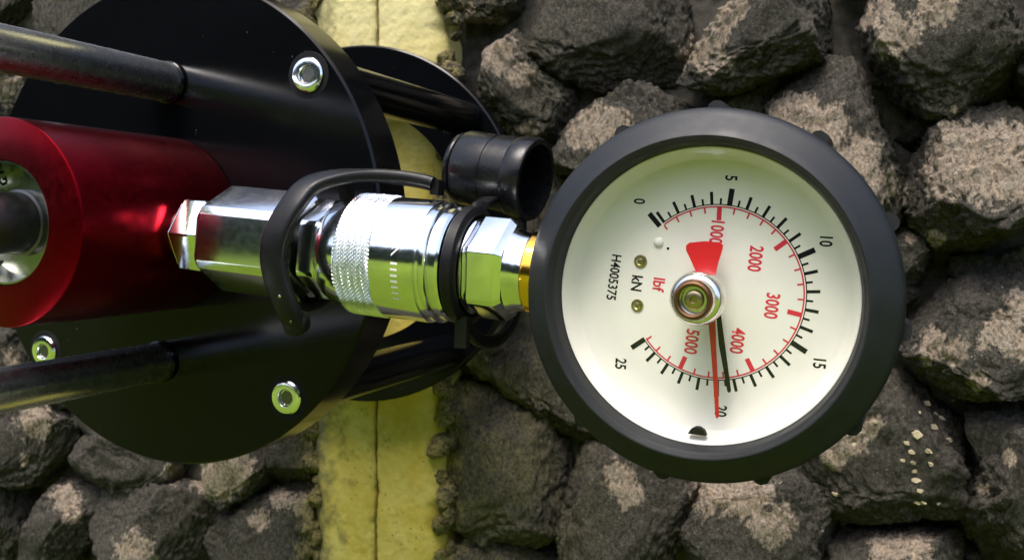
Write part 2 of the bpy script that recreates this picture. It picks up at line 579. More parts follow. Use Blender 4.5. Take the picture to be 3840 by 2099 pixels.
# backing of earth and rubble
nxb, nzb = 150, 100
gx = np.linspace(-2900, 2900, nxb+1); gz = np.linspace(-885, 400, nzb+1)
gx = np.sign(gx)*np.abs(gx/2900)**2.2*2900
gz = np.where(gz < 0, -np.abs(gz/885)**1.5*885, np.abs(gz/400)**1.2*400)
GX, GZ = np.meshgrid(gx, gz)
P = np.stack([GX.ravel(), np.full(GX.size, 192.0), GZ.ravel()], -1)
P[:, 1] += 9*fbm(P*0.03, 4)
bv = [tuple(q) for q in P]
bf = []
for j in range(nzb):
    for i in range(nxb):
        a = j*(nxb+1)+i
        bf.append((a, a+1, a+nxb+2, a+nxb+1))
nb = len(bv)
bv += [(-2900, 560, -885), (2900, 560, -885), (2900, 560, 400), (-2900, 560, 400)]
top = [nzb*(nxb+1)+i for i in range(nxb+1)]
bf.append(tuple(top[::-1])[::-1]+(nb+2, nb+3))
lft = [j*(nxb+1) for j in range(nzb+1)]; rgt = [j*(nxb+1)+nxb for j in range(nzb+1)]
bf.append(tuple(lft)+(nb+3, nb)); bf.append(tuple(rgt)+(nb+2, nb+1)); bf.append((nb, nb+3, nb+2, nb+1))
child_mesh(link('backing', mesh_of(bv, bf), 'soil', smooth=70), wall)

S_ = 3840/2576
TAN = [(1230,100,55),(1260,140,45),(1310,190,30),(1770,130,55),(1800,60,45),(1840,20,40),(2200,30,45),(2250,90,50),(2350,5,55),
       (1990,300,55),(2080,320,55),(2150,400,60),(2220,470,45),(2030,270,35),(2420,400,85),(2500,420,85),(2380,460,45),(2540,360,45),(2560,470,50),
       (1500,310,45),(1460,340,36),(1560,310,34),(2350,870,38),(2400,885,34),(2520,820,46),(2565,770,36),(2560,860,36),
       (2140,1110,36),(2100,1150,30),(2190,1070,26),(1790,1240,50),(1880,1250,55),(1950,1320,46),(2300,1375,46),(2230,1390,40),
       (1560,1200,36),(1580,1240,30),(90,1060,42),(440,1190,24),(530,1200,44),(600,1185,40),(165,1250,34),(340,1385,44),(655,1310,24),(760,1270,26),
       (20,220,40),(1330,330,22),(2350,600,20),(2290,600,14),(2400,275,10),(60,1160,14),(180,1290,22),(560,1230,26),(30,900,22),(2480,1230,14),(2540,1150,18),
       (1180,60,40),(700,1250,22),(2460,960,26)]
TAN = np.array(TAN, float)*S_

_ico = {}
def ico(sub):
    if sub not in _ico:
        bm = bmesh.new(); bmesh.ops.create_icosphere(bm, subdivisions=sub, radius=1.0)
        bm.verts.ensure_lookup_table()
        _ico[sub] = (np.array([v.co[:] for v in bm.verts]), [tuple(x.index for x in f.verts) for f in bm.faces])
        bm.free()
    return _ico[sub]
def polar(poly, phi):
    """distance from the centre to a star-shaped polygon along angles phi"""
    out = np.full(phi.shape, 0.0)
    dx, dz = np.cos(phi), np.sin(phi)
    n = len(poly)
    for i in range(n):
        a, b = poly[i], poly[(i+1) % n]
        e = b-a
        den = dx*e[1]-dz*e[0]
        den = np.where(np.abs(den) < 1e-9, 1e-9, den)
        t = (a[0]*e[1]-a[1]*e[0])/den
        s = (a[0]*dz-a[1]*dx)/den
        ok = (t > 0) & (s >= -1e-6) & (s <= 1+1e-6)
        out = np.where(ok, np.maximum(out, t), out)
    return out
def stone_mesh(poly, D, sub, seed, tanned=None, cfront=0.0, facets=9):
    """poly: Nx2 (x,z) outline about its centre; D: depth half-size"""
    r_ = np.random.default_rng(seed)
    V, Fc = ico(sub)
    phi = np.arctan2(V[:, 2], V[:, 0])
    rho = polar(poly, phi)
    # soften the polygon a little
    for dphi in (0.12, -0.12, 0.24, -0.24):
        rho = rho+polar(poly, np.mod(phi+dphi+np.pi, 2*np.pi)-np.pi)
    rho = rho/5
    mean = rho.mean()
    lat = np.arcsin(np.clip(V[:, 1], -1, 1))
    cl, sl = np.cos(lat), np.sin(lat)
    rr = rho*np.abs(cl)**0.40
    Pq = np.stack([rr*np.cos(phi), D*np.sign(sl)*np.abs(sl)**0.85, rr*np.sin(phi)], -1)
    # flat broken faces
    for _ in range(facets):
        n = r_.normal(size=3)
        n[1] = -abs(n[1])*1.1
        n /= np.linalg.norm(n)
        sup = (Pq@n)
        k = sup.max()*r_.uniform(0.64, 0.88)
        ex = np.maximum(sup-k, 0)
        Pq = Pq-np.outer(ex*0.99, n)
    for _ in range(2):                       # a broad, slightly tilted front face
        n = np.array([r_.normal()*0.28, -1.0, r_.normal()*0.28]); n /= np.linalg.norm(n)
        sup = Pq@n
        k = sup.max()*r_.uniform(0.74, 0.86)
        Pq = Pq-np.outer(np.maximum(sup-k, 0)*0.95, n)
    off = r_.uniform(-300, 300, 3)
    # surface relief
    nrm = Pq/np.maximum(np.linalg.norm(Pq, axis=1), 1e-6)[:, None]
    q = Pq+off
    warp = np.stack([fbm(q*0.05, 2), fbm(q*0.05+31, 2), fbm(q*0.05+67, 2)], -1)
    big = fbm(q*0.045+warp*0.8, 3, 0.55)
    ridge = 0.5-np.abs(fbm((q*np.array([1, 1, 1.5]))*0.10+warp*1.2, 3, 0.5))
    fine = fbm(q*np.array([1, 1, 1.3])*0.30+warp*1.5, 4, 0.62)
    s = min(1.0, mean/32)
    Pq = Pq+nrm*(big*3.6*s+(ridge-0.35)*4.4*s+fine*2.3)[:, None]
    me = mesh_of(Pq, Fc)
    me.polygons.foreach_set('use_smooth', [True]*len(me.polygons))
    att = me.attributes.new('tan', 'FLOAT', 'POINT')
    tv = np.zeros(len(Pq))
    if tanned is not None:
        px = proj(Pq+tanned)
        for x, y, r in TAN:
            dd = np.hypot(px[:, 0]-x, px[:, 1]-y)/r
            tv = np.maximum(tv, np.clip(1.25-0.62*dd, 0, 1)*0.98)
        tv = tv*0.9
    else:
        tv[:] = 0.12
    att.data.foreach_set('value', tv.astype(np.float32))
    return me

# outlines traced stone by stone (view coordinates 2576 wide), depth of the mid plane, depth half-size
ST = [
 ([(1700,130),(1760,60),(1850,-40),(2130,-40),(2125,60),(2060,130),(1950,172),(1860,205),(1760,202),(1695,168)], 172, 24),
 ([(2150,-40),(2470,-40),(2540,110),(2572,190),(2500,240),(2380,272),(2290,252),(2215,185),(2190,90)], 168, 26),
 ([(1930,300),(2010,225),(2110,150),(2180,190),(2225,300),(2272,430),(2292,520),(2230,560),(2100,560),(1990,420)], 166, 22),
 ([(2305,440),(2330,380),(2400,320),(2480,282),(2640,330),(2680,560),(2580,610),(2500,632),(2440,662),(2390,622),(2318,560)], 166, 26),
 ([(2230,570),(2290,565),(2332,592),(2362,637),(2320,692),(2270,730),(2210,690)], 180, 16),
 ([(2270,830),(2330,762),(2420,722),(2600,722),(2700,860),(2640,1000),(2520,1012),(2400,962),(2300,902)], 166, 26),
 ([(2010,1170),(2110,1090),(2230,1000),(2270,930),(2370,985),(2440,1120),(2478,1220),(2440,1300),(2350,1345),(2200,1330),(2110,1285)], 170, 22),
 ([(1735,1210),(1840,1180),(1960,1200),(2060,1272),(2112,1345),(2100,1450),(1900,1500),(1800,1470),(1722,1345)], 168, 22),
 ([(2440,1010),(2576,1020),(2740,1060),(2760,1400),(2600,1470),(2490,1400),(2440,1310),(2492,1200)], 168, 26),
 ([(2105,1375),(2200,1352),(2350,1362),(2440,1370),(2480,1500),(2260,1600),(2080,1540)], 172, 20),
 ([(1442,1130),(1560,1090),(1700,1180),(1732,1230),(1722,1340),(1700,1440),(1560,1500),(1440,1440),(1418,1260)], 178, 20),
 ([(1085,1010),(1250,975),(1360,1000),(1432,1100),(1436,1160),(1412,1270),(1395,1340),(1240,1330),(1130,1400),(1080,1390)], 184, 20),
 ([(1080,1410),(1150,1390),(1260,1342),(1400,1355),(1432,1450),(1420,1600),(1080,1600)], 184, 20),
 ([(1240,860),(1330,820),(1420,860),(1560,1000),(1560,1090),(1445,1125),(1400,1040),(1260,970)], 188, 16),
 ([(1150,50),(1250,52),(1330,150),(1425,222),(1430,330),(1330,372),(1260,330),(1220,262),(1165,150)], 182, 20),
 ([(1270,20),(1420,-60),(1640,-60),(1710,30),(1690,120),(1685,180),(1600,205),(1480,195),(1360,140)], 184, 20),
 ([(1415,350),(1470,255),(1560,190),(1640,212),(1755,245),(1770,330),(1600,420),(1450,470),(1400,420)], 176, 20),
 ([(1760,255),(1860,215),(1990,190),(2090,165),(2020,220),(1940,290),(1860,380),(1770,340)], 190, 15),
 ([(2545,30),(2700,-20),(2800,120),(2720,270),(2575,205)], 174, 22),
 ([(2275,270),(2380,285),(2500,250),(2576,225),(2700,290),(2600,340),(2470,285),(2390,322),(2330,372),(2290,430),(2240,330)], 192, 15),
 ([(2330,700),(2385,640),(2480,655),(2576,622),(2720,640),(2700,740),(2560,720),(2420,716)], 190, 15),
 ([(1320,-20),(1180,-60),(1150,40),(1260,45)], 186, 16),
 ([(1400,430),(1460,470),(1560,470),(1540,700),(1400,700),(1290,560),(1290,440)], 190, 16),
 # lower left
 ([(-160,1000),(0,1005),(130,1030),(195,1080),(175,1150),(60,1205),(-60,1195),(-180,1120)], 172, 24),
 ([(180,1085),(300,1080),(420,1120),(475,1170),(462,1228),(330,1245),(190,1215),(160,1150)], 180, 20),
 ([(478,1185),(560,1120),(650,1110),(690,1160),(640,1232),(560,1262),(490,1242)], 176, 20),
 ([(120,1225),(205,1185),(242,1230),(212,1320),(150,1440),(30,1480),(40,1400),(80,1300)], 176, 20),
 ([(235,1262),(350,1228),(490,1255),(525,1310),(500,1420),(380,1500),(250,1450),(205,1345)], 176, 22),
 ([(520,1370),(600,1300),(720,1228),(800,1185),(800,1440),(700,1520),(540,1500)], 182, 20),
 ([(-140,1215),(60,1212),(95,1260),(70,1320),(25,1420),(-60,1460),(-160,1400)], 176, 20),
 ([(640,1180),(700,1090),(790,1020),(800,1060),(800,1185),(715,1224)], 184, 18),
 # upper left
 ([(-160,150),(-20,150),(45,195),(42,260),(20,330),(-160,340)], 176, 22),
 ([(-160,-60),(60,-60),(105,-10),(85,70),(20,140),(-160,140)], 192, 18),
 ([(85,80),(110,10),(180,-60),(330,-60),(320,80),(200,170),(120,140)], 182, 18),
 ([(-160,800),(40,790),(90,840),(110,910),(70,990),(-160,990)], 176, 20),
 ([(-160,350),(30,340),(120,420),(120,760),(20,780),(-160,780)], 190, 18),
 ([(510,1240),(640,1240),(590,1300),(520,1350)], 194, 12),
]
for i, (pl, yc, D) in enumerate(ST):
    pts = np.array([ray_y((x*S_, y*S_), yc-4)[[0, 2]] for x, y in pl])
    a_ = pts; b_ = np.roll(pts, -1, 0)
    cr = a_[:, 0]*b_[:, 1]-b_[:, 0]*a_[:, 1]
    cen = ((a_+b_)*cr[:, None]).sum(0)/(3*cr.sum())
    poly = (pts-cen)*1.19
    if cr.sum() < 0:
        poly = poly[::-1]
    c3 = np.array([cen[0], yc, cen[1]])
    big = np.abs(cr.sum())/2
    me = stone_mesh(poly, D, 6 if big > 2600 else 5, 100+i, c3)
    o = link('stone', me, 'stone', wall)
    o.parent = wall
    o.location = [c3[0]*K, (c3[1]-200)*K, c3[2]*K]

# further stones: hidden behind the discs and beyond the picture's edge
fm = []
for k in range(7):
    n = 9
    an = np.sort(rng.uniform(0, 2*np.pi, n)+0)
    an = np.linspace(0, 2*np.pi, n, endpoint=False)+rng.uniform(-.2, .2, n)
    rd = 34*rng.uniform(0.75, 1.15, n)
    poly = np.stack([rd*np.cos(an)*1.15, rd*np.sin(an)*0.9], -1)
    fm.append(stone_mesh(poly, 19, 4, 700+k))
cents = [np.array([ray_y((x*S_, y*S_), 180)[[0, 2]] for x, y in pl]) for pl, _, _ in ST]
def covered(x, z, pad=20):
    for pts in cents:
        if pts[:, 0].min()-pad < x < pts[:, 0].max()+pad and pts[:, 1].min()-pad < z < pts[:, 1].max()+pad:
            return True
    return False
small = [stone_mesh(np.stack([34*np.cos(np.linspace(0, 6.28, 9)[:-1])*1.15*rng.uniform(.8, 1.1, 8), 34*np.sin(np.linspace(0, 6.28, 9)[:-1])*0.9*rng.uniform(.8, 1.1, 8)], -1), 19, 3, 800+k) for k in range(4)]
small_v = []
for me in small:
    a_ = np.empty(len(me.vertices)*3); me.vertices.foreach_get('co', a_)
    small_v.append((a_.reshape(-1, 3)/K, [tuple(p.vertices) for p in me.polygons]))
rv, rf = [], []
zz = -330
row = 0
while zz < 390:
    xx = -950+(row % 2)*28
    while xx < 760:
        x = xx+random.uniform(-8, 8); z = zz+random.uniform(-7, 7)
        if not (STRIP_X0-30 < x < STRIP_X1+30) and not covered(x, z, 14):
            y = 186+random.uniform(-3, 5)
            eu = (random.uniform(-.3, .3), random.uniform(-3, 3), random.uniform(-.3, .3))
            s = random.uniform(0.85, 1.1)
            if z > 190 or z < -270 or abs(x) > 400:          # beyond the picture: one mass of rubble
                from mathutils import Euler
                mm = np.array(Euler(eu).to_matrix())
                V_, F_c = small_v[random.randrange(4)]
                b0 = sum(len(q) for q in rv)
                rv.append((V_*s)@mm.T+np.array([x, y, z]))
                rf += [tuple(q+b0 for q in f) for f in F_c]
            else:
                o = link('stone', fm[random.randrange(7)], 'stone_fill', wall)
                o.location = [x*K, (y-200)*K, z*K]
                o.rotation_euler = eu
                o.scale = (s, s, s)
        xx += 60
    zz += 50
    row += 1
me = mesh_of(np.vstack(rv), rf)
me.polygons.foreach_set('use_smooth', [True]*len(me.polygons))
rub = tag(link('rubble', me, 'stone_fill'), kind='stuff')
child_mesh(rub, wall)
n_fill = len([o for o in wall.children if o.name.startswith('stone')])

# small wedged stones in the joints and along the strip's edges
wm = []
for k in range(8):
    an = np.linspace(0, 2*np.pi, 8, endpoint=False)+rng.uniform(-.25, .25, 8)
    rd = 9.0*rng.uniform(0.7, 1.2, 8)
    wm.append(stone_mesh(np.stack([rd*np.cos(an)*1.2, rd*np.sin(an)*0.85], -1), 7.5, 4, 900+k, None, facets=6))
def wedge(x, y, z, s):
    o = link('stone', wm[random.randrange(8)], 'stone_fill', wall)
    o.location = [x*K, (y-200)*K, z*K]
    o.rotation_euler = (random.uniform(-.6, .6), random.uniform(-3, 3), random.uniform(-.6, .6))
    o.scale = (s, s, s)
def in_poly(px, pl):
    ins = False
    n = len(pl)
    for a in range(n):
        (x1, y1), (x2, y2) = pl[a], pl[(a+1) % n]
        if (y1 > px[1]) != (y2 > px[1]) and px[0] < (x2-x1)*(px[1]-y1)/(y2-y1)+x1:
            ins = not ins
    return ins
n_w = 0
for k in range(900):
    x = random.uniform(-330, 370); z = random.uniform(-250, 165)
    if STRIP_X0-6 < x < STRIP_X1+6 or n_w >= 110:
        continue
    q = proj(np.array([[x, 178.0, z]]))[0]/S_
    if any(in_poly(q, pl) for pl, _, _ in ST):
        continue
    wedge(x, 183+random.uniform(-3, 3), z, random.uniform(0.6, 1.4))
    n_w += 1
for k in range(34):
    z = -215+k*10.6+random.uniform(-4, 4)
    wedge(STRIP_X1+random.uniform(-3, 6), 171+random.uniform(-2, 3), z, random.uniform(0.4, 0.95))
    if z < -60 or z > 100:
        wedge(STRIP_X0+random.uniform(-6, 4), 171+random.uniform(-2, 3), z, random.uniform(0.4, 1.0))

# pale chips lying in the hollow of the large stone right of the gauge
cv, cf = [], []
chip_px = [(3475,1510,24),(3510,1550,14),(3450,1548,14),(3500,1600,20),(3440,1630,20),(3530,1570,22),(3400,1660,16),(3560,1650,16),
           (3480,1690,24),(3420,1695,12),(3385,1725,12),(3425,1735,10),(3490,1740,16),(3430,1765,18),(3435,1800,22),(3450,1840,14),(3440,1880,16),(3460,1885,14),(3520,1890,14),
           (3285,1580,10),(3205,1665,10),(3130,1850,12),(3575,1500,12),(3635,1755,10)]
chip_targets = []
# ------------------------------------------------------------------ yellow strip (two halves either side of a crack)
strip = empty('yellow_strip', (0, 170, -300))
tag(strip, 'weathered yellow strip split by a dark upright crack, running behind the discs', 'strip')
def strip_half(x0, x1, crack_side):
    n, m = 40, 420
    vs_, fs = [], []
    zs = np.linspace(-330, 270, m+1)
    us = np.linspace(0, 1, n+1)
    A, Z = np.meshgrid(us, zs)
    a = A.ravel(); z = Z.ravel()
    wob = 2.4*pnoise(np.stack([z*0.018, z*0+3, z*0], -1))+1.5*pnoise(np.stack([z*0.06, z*0+13+0.02*x0, z*0], -1))+1.1*pnoise(np.stack([z*0.22, z*0+9+x0, z*0], -1))
    oute = 5.0*pnoise(np.stack([z*0.05, z*0+21+x0, z*0], -1))+1.6*pnoise(np.stack([z*0.17, z*0+41+x0, z*0], -1))
    if crack_side == 'R':
        x = x0+oute*(1-a)+(x1+wob-x0)*a-(x0)*0
        da = 1-a
    else:
        x = x0+wob*(1-a)+(x1-x0)*a+oute*a
        da = a
    da = np.clip(da, 0, 1)                         # 0 at the crack, 1 at the outer edge
    W = abs(x1-x0)
    y = 167+7.0*np.clip((da-0.72)/0.28, 0, 1)**2.0+1.6*np.exp(-(da*W/1.2)**2)
    Pq = np.stack([x, y, z], -1)
    y = y+0.8*fbm(Pq*0.03+5, 3)+0.45*fbm(Pq*0.35+5, 3)
    Pq[:, 1] = y
    vs_ = [tuple(q) for q in Pq]
    for j in range(m):
        for i in range(n):
            b = j*(n+1)+i
            fs.append((b, b+1, b+n+2, b+n+1))
    # sides going back into the wall
    base = len(vs_)
    for j in range(m+1):
        b = j*(n+1)
        vs_.append((Pq[b][0], 200, Pq[b][2])); vs_.append((Pq[b+n][0], 200, Pq[b+n][2]))
    for j in range(m):
        b = j*(n+1); c = base+2*j
        fs.append((b, b+n+1, c+2, c)); fs.append((b+n, c+1, c+3, b+2*n+1))
    me = mesh_of(vs_, fs)
    bm = bmesh.new(); bm.from_mesh(me); bmesh.ops.recalc_face_normals(bm, faces=bm.faces[:]); bm.to_mesh(me); bm.free()
    return me
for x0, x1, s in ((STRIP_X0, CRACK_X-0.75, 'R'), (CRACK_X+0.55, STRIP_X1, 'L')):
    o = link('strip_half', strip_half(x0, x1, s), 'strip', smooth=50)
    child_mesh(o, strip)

# ================================================================== PULL TESTER
tester = empty('pull_tester', (0, 157, 0))
tag(tester, 'anchor pull tester with black discs, red cylinder and chrome rods', 'pull tester')
def part(name, mesh, mat, parent=None, smooth=35):
    o = link(name, mesh, mat, smooth=smooth)
    p = parent or tester
    o.parent = p
    if p.type == 'EMPTY':
        o.matrix_parent_inverse = Matrix.Translation(p.location).inverted()
    return o
Yax = (0, 1, 0)
fp = part('front_disc', lathe((0, 0, 0), Yax, [(0, 0), (0, 60), (0, 99.1), (0.5, 99.6), (0.9, 100), (20.4, 100), (21.2, 99.2), (21.2, 0)], 220), 'plate')
for ang in (40.0, -49.2, -140.5, 130.0):
    x, z = 89.3*math.cos(R_(ang)), 89.3*math.sin(R_(ang))
    part('recess_ring', lathe((x, 0, z), Yax, [(-0.04, 6.9), (-0.12, 7.0), (-0.12, 8.9), (-0.04, 9.0)], 48, close=True), 'ink_black', fp)
    s = part('screw', lathe((x, 0, z), Yax, [(-0.05, 6.7), (-0.8, 6.7), (-1.5, 6.2), (-1.7, 5.4), (-1.7, 3.6), (-1.3, 3.3), (-0.3, 3.1), (-0.3, 0)], 40), 'zinc', fp, 30)
    part('socket', hexprism((x, 0, z), (0, -1, 0), 0.32, 0.62, 3.0, 0.3, 0.2, 0.08, edge_bev=0.2), 'steel_dark', s, 25)
rear = part('rear_ring', lathe((0, 148.6, 0), Yax, [(0, 64.5), (0, 98.6), (0.5, 99.4), (1.0, 99.6), (7.6, 99.6), (8.2, 99.0), (8.2, 64.5)], 200, close=True), 'plate', None, 18)
for ang in (40.0, -49.2, -140.5, 130.0):
    x, z = 88.6*math.cos(R_(ang)), 88.6*math.sin(R_(ang))
    part('leg', lathe((x, 21.2, z), Yax, [(0, 0), (0, 8.6), (0.4, 9.0), (126.6, 9.0), (127.4, 8.4), (127.4, 0)], 48), 'plate')
part('pull_rod', lathe((0, 21.2, 0), Yax, [(0, 0), (0, 11), (60, 11), (60, 7), (150, 7), (150, 0)], 40), 'steel_dark')
for x, z in ((1.5, 57.5), (-4.5, -57.3)):
    rd = part('rod', lathe((x, 0, z), Yax, [(-0.2, 0), (-0.2, 7.4), (-1.2, 8.0), (-190, 8.0), (-191, 7.2), (-191, 0)], 72), 'chrome')
    part('collar', lathe((x, 0, z), Yax, [(-0.05, 8.05), (-0.05, 8.7), (-1.4, 8.6), (-1.8, 8.1), (-1.0, 8.03)], 60, close=True), 'plate', rd)
# red hydraulic cylinder
YN = -78.3
cy = part('red_cylinder', lathe((0, 0, 0), Yax, [(-0.05, 0), (-0.05, 34.6), (-0.8, 35.35), (YN+1.0, 35.35), (YN+0.35, 35.15), (YN, 34.6), (YN, 21.0), (YN+12, 20.8), (YN+12, 0)], 160), 'red')
lin = part('chrome_liner', lathe((0, 0, 0), Yax, [(YN+0.5, 20.1), (YN+0.5, 20.7), (YN+0.9, 20.75), (YN+11.8, 20.6), (YN+11.6, 18.6), (YN+8.5, 18.0), (YN+8.5, 0.5), (YN+11.6, 0.5)], 96), 'liner', cy)
sh = part('shaft', lathe((0, 0, 0), Yax, [(YN+8.5, 11.4), (YN+6.5, 11.4), (YN+6.2, 10.4), (YN-10.5, 10.4), (YN-11.2, 10.3)], 72), 'steel_dark', cy)
part('shaft_end', lathe((0, 0, 0), Yax, [(YN-11.2, 10.35), (YN-13.2, 9.4), (YN-13.2, 6.0), (YN-10, 5.6), (YN-10, 0)], 72), 'nickel', cy)

def text_mesh(s, size, ext=0.0, wid=1.0):
    cu = bpy.data.curves.new('t', 'FONT')
    cu.body = s
    cu.size = size
    cu.align_x = 'CENTER'
    cu.align_y = 'CENTER'
    cu.extrude = ext
    cu.offset = 0.022*size
    cu.resolution_u = 3
    ob = bpy.data.objects.new('t', cu)
    COL.objects.link(ob)
    dg = bpy.context.evaluated_depsgraph_get()
    me = bpy.data.meshes.new_from_object(ob.evaluated_get(dg))
    bpy.data.objects.remove(ob)
    bpy.data.curves.remove(cu)
    co = np.array([v.co[:] for v in me.vertices])
    mn, mx = co.min(0), co.max(0)
    co[:, :2] -= (mn[:2]+mx[:2])/2
    co[:, 0] *= wid
    return me, co
def place_text(name, s, size, org, e1, e2, e3, h, x, y, ang, mat, parent, wid=0.8, pixel_h=None):
    me, co = text_mesh(s, size, 0.0, wid)
    ca, sa = math.cos(R_(ang)), math.sin(R_(ang))
    o, e1, e2, e3 = (np.array(q, float) for q in (org, e1, e2, e3))
    for v, c in zip(me.vertices, co):
        X = x+c[0]*ca-c[1]*sa; Y = y+c[0]*sa+c[1]*ca
        v.co = Vector((o+e1*X+e2*Y+e3*h)*K)
    return part(name, me, mat, parent, None)
# letters stamped on the bottom of the red cylinder's bore
for s, x, z, a in (('G', -9.5, 15.2, 20), ('A', -12, -14.5, -60)):
    place_text('stamped_letter', s, 7.0, (0, YN+8.5, 0), (1, 0, 0), (0, 0, 1), (0, -1, 0), 0.12, x, z, a, 'ink_black', cy)

# ------------------------------------------------------------------ hydraulic coupling on the red cylinder
TILT = R_(-4.4)
FO = np.array([0, -30.0, -0.6])
FA = (math.cos(TILT), 0, math.sin(TILT))
def X2s(X):
    return X/math.cos(TILT)
def fl(prof, n=96):
    return lathe(FO, FA, [(X2s(s), r) for s, r in prof], n)
UPF = (0, 0, 1)
coup = part('coupling', fl([(32, 0), (32, 9), (39, 9), (39, 8), (112, 8), (112, 0)], 64), 'zinc_dull')
part('lock_nut', hexprism(FO, FA, X2s(38.0), X2s(50.0), 14.6, math.pi/6-0.03, 0.9, 1.8, UPF, edge_bev=0.5), 'zinc', coup, 25)
part('hex_body', hexprism(FO, FA, X2s(52.5), X2s(91.5), 19.9, -0.05, 1.0, 2.4, UPF, edge_bev=1.9), 'zinc_dull', coup, 25)
part('neck_hex', hexprism(FO, FA, X2s(93.0), X2s(101.5), 17.6, -0.05, 0.8, 1.2, UPF, edge_bev=1.0), 'zinc_dull', coup, 25)
part('cone_collar', fl([(100.9, 0), (100.9, 16.0), (101.6, 17.0), (104, 18.2), (108.5, 19.2), (110, 19.6), (110, 0)]), 'zinc', coup, 30)
# knurled band
def knurl(x0, x1, r0):
    n, m = 960, 96
    a, u, v = frame(FA, UPF)
    vs_, fs = [], []
    for j in range(m+1):
        s = x0+(x1-x0)*j/m
        e = min(j, m-j)/5.0
        bulge = -1.0*max(0, 1-e)**2
        for i in range(n):
            t = 2*math.pi*i/n
            p1 = 96*t/(2*math.pi)+(s-x0)/1.34; p2 = 96*t/(2*math.pi)-(s-x0)/1.34
            h = min(abs(p1 % 1-0.5), abs(p2 % 1-0.5))*2
            r = r0+bulge+0.85*min(h*1.5, 1.0)-0.6
            vs_.append(FO+a*X2s(s)+(u*math.cos(t)+v*math.sin(t))*r)
    for j in range(m):
        for i in range(n):
            k = (i+1) % n
            fs.append((j*n+i, j*n+k, (j+1)*n+k, (j+1)*n+i))
    fs.append(tuple(range(n-1, -1, -1))); fs.append(tuple(range(m*n, (m+1)*n)))
    me = mesh_of(vs_, fs)
    bm = bmesh.new(); bm.from_mesh(me); bmesh.ops.recalc_face_normals(bm, faces=bm.faces[:]); bm.to_mesh(me); bm.free()
    return me
part('knurled_band', knurl(110.0, 123.6, 20.4), 'zinc', coup, 20)
slv = part('sleeve', fl([(123.0, 0), (123.0, 19.6), (123.8, 20.2), (138.4, 20.2), (139.2, 19.9), (139.6, 19.0), (140.2, 18.6), (140.8, 19.0), (141.2, 19.6), (142.4, 19.7), (143.0, 19.0), (143.4, 18.0), (144.2, 18.0), (144.7, 18.8), (146.2, 18.9), (147.0, 18.2), (147.3, 12), (147.3, 0)], 120), 'zinc', coup, 28)
# short strokes etched round the sleeve
def etched():
    a, u, v = frame(FA, UPF)
    vs_, fs = [], []
    for k, (ang, sk) in enumerate(((68, .5), (74, .5), (80, .5), (91, 0), (96.5, 0), (102, 0), (107.5, 0), (113, 0), (119, 0), (125, 0))):
        for c0, c1 in ((-1.25, 1.15),):
            q = []
            for ds, da in ((130.0+c0, -1.0), (130.0+c1, -1.0), (130.0+c1, 1.0), (130.0+c0, 1.0)):
                t = R_(ang+da+sk*(ds-130)*-6)
                q.append(FO+a*X2s(ds+3.0)+(u*math.cos(t)+v*math.sin(t))*20.26)
            b = len(vs_); vs_ += q; fs.append((b, b+1, b+2, b+3))
    return mesh_of(vs_, fs)
tag(part('etched_marks', etched(), 'dial', slv, None), kind='stuff')

# ================================================================== PRESSURE GAUGE
GX, GY, GZ = 227.6, -45.0, -18.4
PSI = R_(1.5)
GN = np.array([-math.sin(PSI), -math.cos(PSI), 0.0])       # towards the viewer
G1 = np.array([math.cos(PSI), -math.sin(PSI), 0.0])        # right
G2 = np.array([0, 0, 1.0])
GC = np.array([GX, GY, GZ])
gauge = empty('pressure_gauge', (GX, GY+20, GZ-52))
tag(gauge, 'round dial pressure gauge in a black rubber boot with red and black needles', 'pressure gauge')
def gl(prof, n=180):
    return lathe(GC, GN, prof, n)
boot = part('boot', gl([(-38, 30), (-38, 47), (-36, 50), (-30, 51.2), (-8, 52.0), (-4, 52.6), (-2, 52.8), (-0.6, 52.6), (0.7, 51.9), (1.6, 50.8), (5.2, 46.4), (6.2, 45.2), (6.6, 44.4), (6.5, 44.0), (5.2, 43.4), (4.8, 43.25), (4.5, 42.95), (3.4, 42.65), (1.0, 42.4), (-1.2, 42.1), (-10, 42.2)], 220), 'rubber', gauge, 32)
for ang in (149, 118, 87.5, 55.5, 24, -8, -39.5, -71, -102, -133, 180):
    t = R_(ang)
    e = G1*math.cos(t)+G2*math.sin(t); tg = -G1*math.sin(t)+G2*math.cos(t)
    pts = [(-3.4, -1.2), (3.4, -1.2), (2.6, 1.6), (2.1, 3.0), (0.9, 3.9), (-0.9, 3.9), (-2.1, 3.0), (-2.6, 1.6)]
    part('lug', prism(pts, GC+e*51.0, tg, e, GN, -20, -3.5), 'rubber', boot, 40)
dial = part('dial', gl([(-8.6, 0), (-7.0, 0), (-7.0, 30), (-7.0, 38.6), (-6.6, 39.3), (-1.6, 41.4), (-1.1, 41.7), (-1.1, 42.0), (-8.6, 42.0)], 200), 'dial', gauge, 40)
H0 = -6.96
def px2g(px, h):
    """photo point to dial plane coordinates"""
    d = F_+R2*(px[0]-1920)/FPX+U2*(1049.5-px[1])/FPX
    o = GC+GN*h
    t = ((o-CAM)@GN)/(d@GN)
    q = CAM+d*t-o
    return q@G1, q@G2
def amark(r0, r1, ang, wdt, mat, name, r_taper=None):
    t = R_(ang)
    e = G1*math.cos(t)+G2*math.sin(t); tg = -G1*math.sin(t)+G2*math.cos(t)
    c = GC+GN*H0+DC[0]*G1+DC[1]*G2
    q = [c+e*r0-tg*wdt/2, c+e*r1-tg*wdt/2, c+e*r1+tg*wdt/2, c+e*r0+tg*wdt/2]
    return part(name, mesh_of(q, [(0, 1, 2, 3)]), mat, dial, None)
DC = px2g((2681, 1097), H0)    # printed scale sits a touch off the case centre

